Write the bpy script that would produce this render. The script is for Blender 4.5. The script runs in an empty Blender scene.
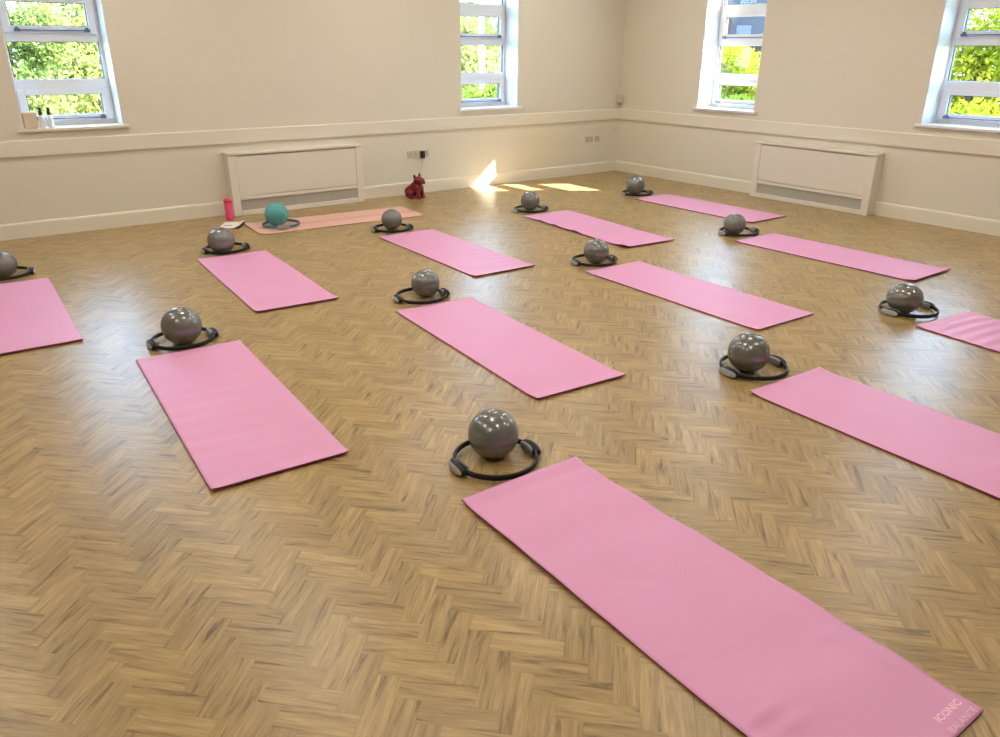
import bpy, bmesh, math, random
import numpy as np
from mathutils import Vector, Matrix

random.seed(7)
PI = math.pi
scene = bpy.context.scene
C = scene.collection

# ------------------------------------------------------------------ camera
F_PX, PITCH, ROLL, YAW = 763.67, 0.39517, -0.003877, 0.94036
CAM = Vector((-8.4934, -8.6450, 1.70))
_f = Vector((math.cos(PITCH) * math.cos(YAW), math.cos(PITCH) * math.sin(YAW), -math.sin(PITCH)))
_r = _f.cross(Vector((0, 0, 1))).normalized()
_d = _f.cross(_r)
_x = _r * math.cos(ROLL) + _d * math.sin(ROLL)
_y = -(-_r * math.sin(ROLL) + _d * math.cos(ROLL))
cd = bpy.data.cameras.new('camera')
cd.sensor_fit = 'HORIZONTAL'
cd.sensor_width = 36.0
cd.lens = 36.0 * F_PX / 1000.0
cd.clip_start, cd.clip_end = 0.05, 400
cam = bpy.data.objects.new('camera', cd)
C.objects.link(cam)
cam.matrix_world = Matrix(((_x.x, _y.x, -_f.x, CAM.x), (_x.y, _y.y, -_f.y, CAM.y), (_x.z, _y.z, -_f.z, CAM.z), (0, 0, 0, 1)))
scene.camera = cam

# ------------------------------------------------------------------ view, world, sun
scene.view_settings.view_transform = 'Standard'
scene.view_settings.look = 'None'
scene.view_settings.gamma = 1.0
scene.view_settings.use_curve_mapping = False
scene.view_settings.exposure = 0.0
SKY_STRENGTH = 17.0
SUN_STRENGTH = 52.0
LAMP_EMIT = 134.0

world = bpy.data.worlds.new('world')
scene.world = world
world.use_nodes = True
bg = world.node_tree.nodes['Background']
bg.inputs['Color'].default_value = (0.46, 0.68, 1.0, 1)
bg.inputs['Strength'].default_value = SKY_STRENGTH

sd = bpy.data.lights.new('sun', 'SUN')
sd.energy = SUN_STRENGTH
sd.color = (1.0, 0.95, 0.86)
sd.angle = math.radians(0.6)
sun = bpy.data.objects.new('sun', sd)
C.objects.link(sun)
SUN_DIR = Vector((-1.21, 0.775, -1.0)).normalized()      # the way the light travels
sun.rotation_euler = SUN_DIR.to_track_quat('-Z', 'Y').to_euler()
sun.location = (12, -10, 12)

# ------------------------------------------------------------------ materials
MATS = {}


def mat(name, col, rough=0.5, metal=0.0, spec=0.5, coat=0.0, bump=None, vary=None, ior=None):
    m = bpy.data.materials.new(name)
    m.use_nodes = True
    nt = m.node_tree
    b = nt.nodes['Principled BSDF']
    b.inputs['Base Color'].default_value = (*col, 1)
    b.inputs['Roughness'].default_value = rough
    b.inputs['Metallic'].default_value = metal
    b.inputs['Specular IOR Level'].default_value = spec
    if ior:
        b.inputs['IOR'].default_value = ior
    if coat:
        b.inputs['Coat Weight'].default_value = coat
        b.inputs['Coat Roughness'].default_value = 0.12
    if bump or vary:
        tc = nt.nodes.new('ShaderNodeTexCoord')
        n = nt.nodes.new('ShaderNodeTexNoise')
        n.inputs['Scale'].default_value = (bump or vary)[0]
        n.inputs['Detail'].default_value = 3
        nt.links.new(tc.outputs['Object'], n.inputs['Vector'])
        if bump:
            bn = nt.nodes.new('ShaderNodeBump')
            bn.inputs['Strength'].default_value = bump[1]
            bn.inputs['Distance'].default_value = 0.002
            nt.links.new(n.outputs['Fac'], bn.inputs['Height'])
            nt.links.new(bn.outputs['Normal'], b.inputs['Normal'])
        if vary:
            mx = nt.nodes.new('ShaderNodeMix')
            mx.data_type = 'RGBA'
            k = vary[1]
            mx.inputs[6].default_value = (*[c * (1 - k) for c in col], 1)
            mx.inputs[7].default_value = (*[min(1, c * (1 + k)) for c in col], 1)
            nt.links.new(n.outputs['Fac'], mx.inputs[0])
            nt.links.new(mx.outputs[2], b.inputs['Base Color'])
    MATS[name] = m
    return m


WALL_C = (0.73, 0.685, 0.575)
mat('wall_paint', WALL_C, 0.55, spec=0.3, bump=(160, 0.06))
mat('trim_paint', (0.77, 0.72, 0.60), 0.42, spec=0.4)
mat('ceiling_paint', (0.85, 0.82, 0.77), 0.8)
mat('cover_paint', (0.76, 0.71, 0.62), 0.4, spec=0.4)
mat('white_upvc', (0.80, 0.82, 0.86), 0.3)
mat('sash_bar', (0.13, 0.17, 0.29), 0.35, metal=0.3)
mat('grille_metal', (0.55, 0.535, 0.48), 0.5, metal=0.2)
mat('dark_gap', (0.05, 0.045, 0.04), 0.7)
mat('socket_plastic', (0.56, 0.53, 0.47), 0.35)
mat('slot_dark', (0.12, 0.11, 0.10), 0.5)
mat('black_plastic', (0.012, 0.012, 0.013), 0.4)
mat('black_foam', (0.0055, 0.006, 0.006), 0.45, spec=0.35, bump=(400, 0.15))
mat('grey_pad', (0.40, 0.40, 0.41), 0.32, spec=0.5)
mat('dark_grey_pad', (0.19, 0.19, 0.195), 0.35)
mat('cable_white', (0.50, 0.50, 0.49), 0.4)
mat('hot_pink', (0.86, 0.09, 0.27), 0.4)
mat('hot_pink_lid', (0.80, 0.045, 0.15), 0.35)
mat('paper', (0.84, 0.83, 0.82), 0.6)
mat('ink', (0.12, 0.13, 0.17), 0.6)
mat('dark_cover', (0.06, 0.055, 0.055), 0.5)
mat('statue_red', (0.175, 0.003, 0.009), 0.25, coat=0.15)
mat('statue_dark', (0.035, 0.003, 0.006), 0.3)
mat('cream_box', (0.70, 0.58, 0.42), 0.55)
mat('bottle_white', (0.82, 0.83, 0.84), 0.35)
mat('teal_ball', (0.085, 0.36, 0.37), 0.26, spec=0.5, vary=(9, 0.25))
mat('teal_foam', (0.045, 0.17, 0.20), 0.45)
mat('pad_mat_reflection', (0.42, 0.30, 0.28), 0.35)  # grey pads with the salmon mat's reflection put into their colour
mat('bark', (0.12, 0.085, 0.06), 0.9, vary=(8, 0.4))
mat('slate', (0.016, 0.019, 0.026), 0.9, spec=0.05, vary=(5, 0.2))
mat('white_render', (0.6, 0.6, 0.58), 0.7)
mat('post_white', (0.78, 0.80, 0.80), 0.4)
mat('logo_print', (0.97, 0.62, 0.72), 0.5)
mat('mat_edge_shaded', (0.30, 0.055, 0.095), 0.7)  # sides of the pink mats, edge shade painted in as darker red


def make_ball_mat():
    m = mat('grey_ball', (0.195, 0.196, 0.188), 0.23, metal=0.42, spec=0.8)
    nt = m.node_tree
    b = nt.nodes['Principled BSDF']
    tc = nt.nodes.new('ShaderNodeTexCoord')
    w = nt.nodes.new('ShaderNodeTexWave')
    w.bands_direction = 'Z'
    w.inputs['Scale'].default_value = 14
    w.inputs['Distortion'].default_value = 0.4
    nt.links.new(tc.outputs['Object'], w.inputs['Vector'])
    bn = nt.nodes.new('ShaderNodeBump')
    bn.inputs['Strength'].default_value = 0.10
    bn.inputs['Distance'].default_value = 0.0015
    nt.links.new(w.outputs['Fac'], bn.inputs['Height'])
    nt.links.new(bn.outputs['Normal'], b.inputs['Normal'])


make_ball_mat()


def make_mat_material(name, col, stripes=False):
    """foam yoga mat: fine pitted texture, slight mottling"""
    m = bpy.data.materials.new(name)
    m.use_nodes = True
    nt = m.node_tree
    b = nt.nodes['Principled BSDF']
    b.inputs['Roughness'].default_value = 0.5
    b.inputs['Specular IOR Level'].default_value = 0.4
    tc = nt.nodes.new('ShaderNodeTexCoord')
    n = nt.nodes.new('ShaderNodeTexNoise')
    n.inputs['Scale'].default_value = 3.0
    n.inputs['Detail'].default_value = 4
    nt.links.new(tc.outputs['Object'], n.inputs['Vector'])
    mx = nt.nodes.new('ShaderNodeMix')
    mx.data_type = 'RGBA'
    mx.inputs[6].default_value = (*[c * 0.95 for c in col], 1)
    mx.inputs[7].default_value = (*[min(1, c * 1.05) for c in col], 1)
    nt.links.new(n.outputs['Fac'], mx.inputs[0])
    out = mx.outputs[2]
    if stripes:
        sx = nt.nodes.new('ShaderNodeSeparateXYZ')
        nt.links.new(tc.outputs['Object'], sx.inputs[0])
        ab = nt.nodes.new('ShaderNodeMath')
        ab.operation = 'ABSOLUTE'
        nt.links.new(sx.outputs['Y'], ab.inputs[0])
        gt = nt.nodes.new('ShaderNodeMath')
        gt.operation = 'LESS_THAN'
        gt.inputs[1].default_value = 0.055
        nt.links.new(ab.outputs[0], gt.inputs[0])
        m2 = nt.nodes.new('ShaderNodeMix')
        m2.data_type = 'RGBA'
        m2.inputs[7].default_value = (col[0] * 0.93, col[1] * 0.82, col[2] * 0.82, 1)
        nt.links.new(gt.outputs[0], m2.inputs[0])
        nt.links.new(out, m2.inputs[6])
        out = m2.outputs[2]
    nt.links.new(out, b.inputs['Base Color'])
    v = nt.nodes.new('ShaderNodeTexVoronoi')
    v.inputs['Scale'].default_value = 260
    nt.links.new(tc.outputs['Object'], v.inputs['Vector'])
    bn = nt.nodes.new('ShaderNodeBump')
    bn.inputs['Strength'].default_value = 0.12
    bn.inputs['Distance'].default_value = 0.001
    nt.links.new(v.outputs['Distance'], bn.inputs['Height'])
    nt.links.new(bn.outputs['Normal'], b.inputs['Normal'])
    MATS[name] = m


make_mat_material('pink_foam', (0.71, 0.325, 0.535))
make_mat_material('salmon_foam', (0.70, 0.43, 0.355), stripes=True)


def make_glass():
    m = bpy.data.materials.new('window_glass')
    m.use_nodes = True
    nt = m.node_tree
    nt.nodes.remove(nt.nodes['Principled BSDF'])
    t = nt.nodes.new('ShaderNodeBsdfTransparent')
    t.inputs['Color'].default_value = (0.96, 0.98, 0.97, 1)
    g = nt.nodes.new('ShaderNodeBsdfGlossy')
    g.inputs['Roughness'].default_value = 0.02
    mx = nt.nodes.new('ShaderNodeMixShader')
    mx.inputs[0].default_value = 0.02
    nt.links.new(t.outputs[0], mx.inputs[1])
    nt.links.new(g.outputs[0], mx.inputs[2])
    nt.links.new(mx.outputs[0], nt.nodes['Material Output'].inputs['Surface'])
    MATS['window_glass'] = m


make_glass()


def make_emit(name, col, strength):
    m = bpy.data.materials.new(name)
    m.use_nodes = True
    nt = m.node_tree
    nt.nodes.remove(nt.nodes['Principled BSDF'])
    e = nt.nodes.new('ShaderNodeEmission')
    e.inputs['Color'].default_value = (*col, 1)
    e.inputs['Strength'].default_value = strength
    nt.links.new(e.outputs[0], nt.nodes['Material Output'].inputs['Surface'])
    MATS[name] = m


make_emit('lamp_glow', (1.0, 0.95, 0.84), LAMP_EMIT)


def make_floor_mat():
    m = bpy.data.materials.new('oak_herringbone')
    m.use_nodes = True
    nt = m.node_tree
    N, Lk = nt.nodes.new, nt.links.new
    b = nt.nodes['Principled BSDF']
    uv = N('ShaderNodeUVMap')
    uv.uv_map = 'plank'
    at = N('ShaderNodeAttribute')
    at.attribute_name = 'tone'
    # grain coordinates: stretched along the plank, shifted per plank
    cmb = N('ShaderNodeCombineXYZ')
    mu = N('ShaderNodeMath'); mu.operation = 'MULTIPLY'; mu.inputs[1].default_value = 61.7
    Lk(at.outputs['Fac'], mu.inputs[0])
    mu2 = N('ShaderNodeMath'); mu2.operation = 'MULTIPLY'; mu2.inputs[1].default_value = 23.3
    Lk(at.outputs['Fac'], mu2.inputs[0])
    Lk(mu.outputs[0], cmb.inputs['X']); Lk(mu2.outputs[0], cmb.inputs['Y'])
    add = N('ShaderNodeVectorMath'); add.operation = 'ADD'
    Lk(uv.outputs['UV'], add.inputs[0]); Lk(cmb.outputs[0], add.inputs[1])
    sc = N('ShaderNodeVectorMath'); sc.operation = 'MULTIPLY'
    sc.inputs[1].default_value = (4.0, 42.0, 1.0)
    Lk(add.outputs[0], sc.inputs[0])
    n1 = N('ShaderNodeTexNoise')
    n1.inputs['Scale'].default_value = 1.0
    n1.inputs['Detail'].default_value = 5
    n1.inputs['Roughness'].default_value = 0.6
    n1.inputs['Distortion'].default_value = 0.8
    Lk(sc.outputs[0], n1.inputs['Vector'])
    sc2 = N('ShaderNodeVectorMath'); sc2.operation = 'MULTIPLY'
    sc2.inputs[1].default_value = (10.0, 190.0, 1.0)
    Lk(add.outputs[0], sc2.inputs[0])
    n2 = N('ShaderNodeTexNoise')
    n2.inputs['Scale'].default_value = 1.0
    n2.inputs['Detail'].default_value = 3
    Lk(sc2.outputs[0], n2.inputs['Vector'])
    r1 = N('ShaderNodeValToRGB')
    e = r1.color_ramp.elements
    e[0].position, e[0].color = 0.29, (0.150, 0.092, 0.035, 1)
    e[1].position, e[1].color = 0.72, (0.480, 0.335, 0.140, 1)
    e2 = r1.color_ramp.elements.new(0.45)
    e2.color = (0.350, 0.237, 0.093, 1)
    Lk(n1.outputs['Fac'], r1.inputs['Fac'])
    # per plank tone
    mr = N('ShaderNodeMapRange')
    mr.inputs['To Min'].default_value = 0.87
    mr.inputs['To Max'].default_value = 1.11
    fr = N('ShaderNodeMath'); fr.operation = 'FRACT'
    m7 = N('ShaderNodeMath'); m7.operation = 'MULTIPLY'; m7.inputs[1].default_value = 7.31
    Lk(at.outputs['Fac'], m7.inputs[0]); Lk(m7.outputs[0], fr.inputs[0])
    Lk(fr.outputs[0], mr.inputs['Value'])
    mf = N('ShaderNodeMapRange')
    mf.inputs['From Min'].default_value = 0.3
    mf.inputs['From Max'].default_value = 0.7
    mf.inputs['To Min'].default_value = 0.82
    mf.inputs['To Max'].default_value = 1.12
    Lk(n2.outputs['Fac'], mf.inputs['Value'])
    mm = N('ShaderNodeMath'); mm.operation = 'MULTIPLY'
    Lk(mr.outputs[0], mm.inputs[0]); Lk(mf.outputs[0], mm.inputs[1])
    # joint line from the plank's own coordinates (metres)
    sp = N('ShaderNodeSeparateXYZ')
    Lk(uv.outputs['UV'], sp.inputs[0])

    def edge(sock, length):
        a = N('ShaderNodeMath'); a.operation = 'SUBTRACT'; a.inputs[1].default_value = length / 2
        Lk(sock, a.inputs[0])
        c = N('ShaderNodeMath'); c.operation = 'ABSOLUTE'
        Lk(a.outputs[0], c.inputs[0])
        g = N('ShaderNodeMapRange')
        g.inputs['From Min'].default_value = length / 2 - 0.0022
        g.inputs['From Max'].default_value = length / 2 - 0.0004
        Lk(c.outputs[0], g.inputs['Value'])
        return g.outputs[0]
    mxn = N('ShaderNodeMath'); mxn.operation = 'MAXIMUM'
    Lk(edge(sp.outputs['X'], 0.2286), mxn.inputs[0]); Lk(edge(sp.outputs['Y'], 0.0762), mxn.inputs[1])
    jl = N('ShaderNodeMapRange')
    jl.inputs['To Min'].default_value = 1.0
    jl.inputs['To Max'].default_value = 0.88
    Lk(mxn.outputs[0], jl.inputs['Value'])
    mm2 = N('ShaderNodeMath'); mm2.operation = 'MULTIPLY'
    Lk(mm.outputs[0], mm2.inputs[0]); Lk(jl.outputs[0], mm2.inputs[1])
    vm = N('ShaderNodeVectorMath'); vm.operation = 'SCALE'
    Lk(r1.outputs['Color'], vm.inputs[0]); Lk(mm2.outputs[0], vm.inputs['Scale'])
    Lk(vm.outputs[0], b.inputs['Base Color'])
    b.inputs['Roughness'].default_value = 0.33
    b.inputs['Specular IOR Level'].default_value = 0.6
    bn = N('ShaderNodeBump')
    bn.inputs['Strength'].default_value = 0.10
    bn.inputs['Distance'].default_value = 0.001
    bn.invert = True
    ad = N('ShaderNodeMath'); ad.operation = 'ADD'
    Lk(mxn.outputs[0], ad.inputs[0]); Lk(n2.outputs['Fac'], ad.inputs[1])
    Lk(ad.outputs[0], bn.inputs['Height'])
    Lk(bn.outputs['Normal'], b.inputs['Normal'])
    MATS['oak_herringbone'] = m


make_floor_mat()


def make_leaf_mat(name, dark, light, yellow):
    m = bpy.data.materials.new(name)
    m.use_nodes = True
    nt = m.node_tree
    nt.nodes.remove(nt.nodes['Principled BSDF'])
    at = nt.nodes.new('ShaderNodeAttribute')
    at.attribute_name = 'tint'
    r = nt.nodes.new('ShaderNodeValToRGB')
    e = r.color_ramp.elements
    e[0].position, e[0].color = 0.0, (*dark, 1)
    e[1].position, e[1].color = 1.0, (*yellow, 1)
    k = e.new(0.5)
    k.color = (*light, 1)
    nt.links.new(at.outputs['Fac'], r.inputs['Fac'])
    d = nt.nodes.new('ShaderNodeBsdfDiffuse')
    t = nt.nodes.new('ShaderNodeBsdfTranslucent')
    mx = nt.nodes.new('ShaderNodeMixShader')
    mx.inputs[0].default_value = 0.5
    nt.links.new(r.outputs['Color'], d.inputs['Color'])
    nt.links.new(r.outputs['Color'], t.inputs['Color'])
    nt.links.new(d.outputs[0], mx.inputs[1])
    nt.links.new(t.outputs[0], mx.inputs[2])
    nt.links.new(mx.outputs[0], nt.nodes['Material Output'].inputs['Surface'])
    MATS[name] = m


make_leaf_mat('leaf_yellow', (0.08, 0.12, 0.012), (0.22, 0.26, 0.022), (0.36, 0.32, 0.03))
make_leaf_mat('leaf_green', (0.03, 0.075, 0.015), (0.10, 0.18, 0.025), (0.21, 0.26, 0.045))
make_leaf_mat('leaf_pale', (0.10, 0.16, 0.045), (0.25, 0.29, 0.085), (0.40, 0.37, 0.13))


def make_brick():
    m = bpy.data.materials.new('brick')
    m.use_nodes = True
    nt = m.node_tree
    b = nt.nodes['Principled BSDF']
    tc = nt.nodes.new('ShaderNodeTexCoord')
    mp = nt.nodes.new('ShaderNodeMapping')
    mp.inputs['Rotation'].default_value = (PI / 2, 0, 0)
    br = nt.nodes.new('ShaderNodeTexBrick')
    br.inputs['Color1'].default_value = (0.05, 0.018, 0.010, 1)
    br.inputs['Color2'].default_value = (0.042, 0.016, 0.009, 1)
    br.inputs['Mortar'].default_value = (0.055, 0.045, 0.04, 1)
    br.inputs['Scale'].default_value = 4.5
    nt.links.new(tc.outputs['Object'], mp.inputs['Vector'])
    nt.links.new(mp.outputs[0], br.inputs['Vector'])
    nt.links.new(br.outputs['Color'], b.inputs['Base Color'])
    b.inputs['Roughness'].default_value = 0.9
    MATS['brick'] = m


make_brick()
m_ = mat('lawn', (0.08, 0.12, 0.03), 0.95, vary=(3, 0.35))


# ------------------------------------------------------------------ helpers
def tag(o, label=None, cat=None, group=None, kind=None):
    if label: o['label'] = label
    if cat: o['category'] = cat
    if group: o['group'] = group
    if kind: o['kind'] = kind
    return o


def empty(name, loc=(0, 0, 0), rz=0.0):
    o = bpy.data.objects.new(name, None)
    o.empty_display_size = 0.1
    o.location = loc
    o.rotation_euler = (0, 0, rz)
    C.objects.link(o)
    return o


def obj(name, bm, material, parent=None, smooth=False, recalc=True):
    me = bpy.data.meshes.new(name)
    if recalc:
        bmesh.ops.recalc_face_normals(bm, faces=bm.faces[:])
    bm.to_mesh(me)
    bm.free()
    for p in me.polygons:
        p.use_smooth = smooth
    me.materials.append(MATS[material])
    o = bpy.data.objects.new(name, me)
    C.objects.link(o)
    if parent is not None:
        o.parent = parent
    return o


def box(bm, x0, x1, y0, y1, z0, z1):
    x0, x1 = min(x0, x1), max(x0, x1)
    y0, y1 = min(y0, y1), max(y0, y1)
    v = [bm.verts.new(p) for p in ((x0, y0, z0), (x1, y0, z0), (x1, y1, z0), (x0, y1, z0),
                                   (x0, y0, z1), (x1, y0, z1), (x1, y1, z1), (x0, y1, z1))]
    for f in ((3, 2, 1, 0), (4, 5, 6, 7), (0, 1, 5, 4), (1, 2, 6, 5), (2, 3, 7, 6), (3, 0, 4, 7)):
        bm.faces.new([v[i] for i in f])
    return v


def bevel(bm, w, seg=2):
    bmesh.ops.bevel(bm, geom=bm.edges[:], offset=w, segments=seg, profile=0.5, affect='EDGES', clamp_overlap=True)


def tube(bm, pts, r, n=10, caps=True):
    pts = [Vector(p) for p in pts]
    rr = r if isinstance(r, (list, tuple)) else [r] * len(pts)
    rings = []
    ref = None
    for i, p in enumerate(pts):
        t = (pts[min(i + 1, len(pts) - 1)] - pts[max(i - 1, 0)]).normalized()
        if ref is None:
            ref = Vector((0, 0, 1)) if abs(t.z) < 0.9 else Vector((1, 0, 0))
        a = t.cross(ref).normalized()
        c = a.cross(t).normalized()
        ref = c
        rings.append([bm.verts.new(p + (a * math.cos(2 * PI * k / n) + c * math.sin(2 * PI * k / n)) * rr[i]) for k in range(n)])
    for i in range(len(rings) - 1):
        for k in range(n):
            bm.faces.new((rings[i][k], rings[i][(k + 1) % n], rings[i + 1][(k + 1) % n], rings[i + 1][k]))
    if caps:
        bm.faces.new(rings[0][::-1])
        bm.faces.new(rings[-1])


def lathe(bm, prof, n=28, cx=0, cy=0):
    rings = []
    for r, z in prof:
        if r < 1e-6:
            rings.append([bm.verts.new((cx, cy, z))])
        else:
            rings.append([bm.verts.new((cx + r * math.cos(2 * PI * k / n), cy + r * math.sin(2 * PI * k / n), z)) for k in range(n)])
    for a, b in zip(rings[:-1], rings[1:]):
        for k in range(n):
            k2 = (k + 1) % n
            if len(a) == 1 and len(b) == 1:
                continue
            if len(a) == 1:
                bm.faces.new((a[0], b[k], b[k2]))
            elif len(b) == 1:
                bm.faces.new((a[k], a[k2], b[0]))
            else:
                bm.faces.new((a[k], a[k2], b[k2], b[k]))


# ------------------------------------------------------------------ room shell
ROOM = 13.0
CEIL = 3.25
WT = 0.36                      # wall thickness
W0, W1 = 0.985, 2.64           # window opening heights
OPEN_LEFT = [(-7.71, -6.84), (-2.815, -1.905)]                # along x, wall plane y = 0
OPEN_RIGHT = [(-2.378, -1.465), (-5.378, -4.465)]   # along y, wall plane x = 0

# floor: every plank a quad, 45 degrees to the walls
PW, PL = 0.0762, 0.2286


def make_floor():
    bm = bmesh.new()
    uvl = bm.loops.layers.uv.new('plank')
    tl = bm.faces.layers.float.new('tone')
    c45 = math.cos(PI / 4)
    ext = int(ROOM / PW * 1.5) + 8
    org = Vector((-8.081 - 0.004, -6.822 + 0.0))

    def to_world(u, v):
        # cell frame, u along -45 degrees and v along +45 degrees
        return (org.x + (u * c45 + v * c45) * PW, org.y + (-u * c45 + v * c45) * PW)
    cnt = 0
    for i in range(-ext, ext):
        for j in range(-ext, ext):
            d = (i + j) % 6
            if d == 0:
                u0, u1, v0, v1 = i, i + 3, j, j + 1
                horiz = True
            elif d == 3:
                u0, u1, v0, v1 = i, i + 1, j, j + 3
                horiz = False
            else:
                continue
            q = [to_world(u0, v0), to_world(u1, v0), to_world(u1, v1), to_world(u0, v1)]
            xs = [p[0] for p in q]
            ys = [p[1] for p in q]
            if max(xs) < -ROOM or min(xs) > 0 or max(ys) < -ROOM or min(ys) > 0:
                continue
            f = bm.faces.new([bm.verts.new((p[0], p[1], 0)) for p in q])
            uv = [(0, 0), (PL, 0), (PL, PW), (0, PW)] if horiz else [(0, PW), (0, 0), (PL, 0), (PL, PW)]
            for l, t in zip(f.loops, uv):
                l[uvl].uv = t
            f[tl] = random.random()
            cnt += 1
    for co, no in (((0, 0, 0), (1, 0, 0)), ((0, 0, 0), (0, 1, 0)), ((-ROOM, 0, 0), (-1, 0, 0)), ((0, -ROOM, 0), (0, -1, 0))):
        bmesh.ops.bisect_plane(bm, geom=bm.verts[:] + bm.edges[:] + bm.faces[:], plane_co=co, plane_no=no, clear_outer=True)
    for f in bm.faces:
        if f.normal.z < 0:
            f.normal_flip()
    o = obj('floor', bm, 'oak_herringbone', recalc=False)
    tag(o, kind='structure')
    return o


make_floor()


def wall_with_holes(name, holes, axis):
    bm = bmesh.new()

    def bx(s0, s1, z0, z1):
        if axis == 'x':
            box(bm, s0, s1, 0, WT, z0, z1)
        else:
            box(bm, 0, WT, s0, s1, z0, z1)
    cuts = sorted(holes)
    s = -ROOM
    for a, b in cuts:
        bx(s, a, 0, CEIL)
        bx(a, b, 0, W0)
        bx(a, b, W1, CEIL)
        s = b
    bx(s, 0.0 if axis == 'x' else WT, 0, CEIL)
    bmesh.ops.remove_doubles(bm, verts=bm.verts[:], dist=1e-5)
    tag(obj(name, bm, 'wall_paint'), kind='structure')


wall_with_holes('wall_left', OPEN_LEFT, 'x')
wall_with_holes('wall_right', OPEN_RIGHT, 'y')
for nm, b in (('wall_near', (-ROOM, 0, -ROOM - 0.2, -ROOM)), ('wall_far_left', (-ROOM - 0.2, -ROOM, -ROOM - 0.2, WT))):
    bm = bmesh.new()
    box(bm, *b, 0, CEIL)
    tag(obj(nm, bm, 'wall_paint'), kind='structure')
bm = bmesh.new()
box(bm, -ROOM - 0.2, WT, -ROOM - 0.2, WT, CEIL, CEIL + 0.15)
tag(obj('ceiling', bm, 'ceiling_paint'), kind='structure')
# unseen eaves added over both outer walls, cutting sun from the top panes
bm = bmesh.new()
box(bm, WT, WT + 0.33, -ROOM - 0.5, WT + 0.33, 2.78, 2.90)
box(bm, -ROOM - 0.5, WT, WT, WT + 0.33, 2.78, 2.90)
tag(obj('trim_shade_eaves', bm, 'white_render'), kind='structure')


def profile_run(name, prof, axis, material):
    """sweep a wall moulding profile (depth, z) along one wall"""
    bm = bmesh.new()
    rows = []
    for s in (-ROOM, 0.0):
        row = []
        for dpt, z in prof:
            e = -dpt if s == 0.0 else s          # mitre into the corner
            row.append(bm.verts.new((e, -dpt, z) if axis == 'x' else (-dpt, e, z)))
        rows.append(row)
    n = len(prof)
    for k in range(n - 1):
        bm.faces.new((rows[0][k], rows[0][k + 1], rows[1][k + 1], rows[1][k]))
    tag(obj(name, bm, material), kind='structure')


skirt = [(0, 0.0), (0.018, 0.0), (0.018, 0.128), (0.014, 0.142), (0.006, 0.150), (0, 0.150)]
dado = [(0, 0.757), (0.022, 0.757), (0.022, 0.893), (0.018, 0.900), (0, 0.902)]
for ax, sd_ in (('x', 'left'), ('y', 'right')):
    profile_run('baseboard_' + sd_, skirt, ax, 'trim_paint')
    profile_run('trim_' + ('1' if ax == 'x' else '2'), dado, ax, 'trim_paint')


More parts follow.
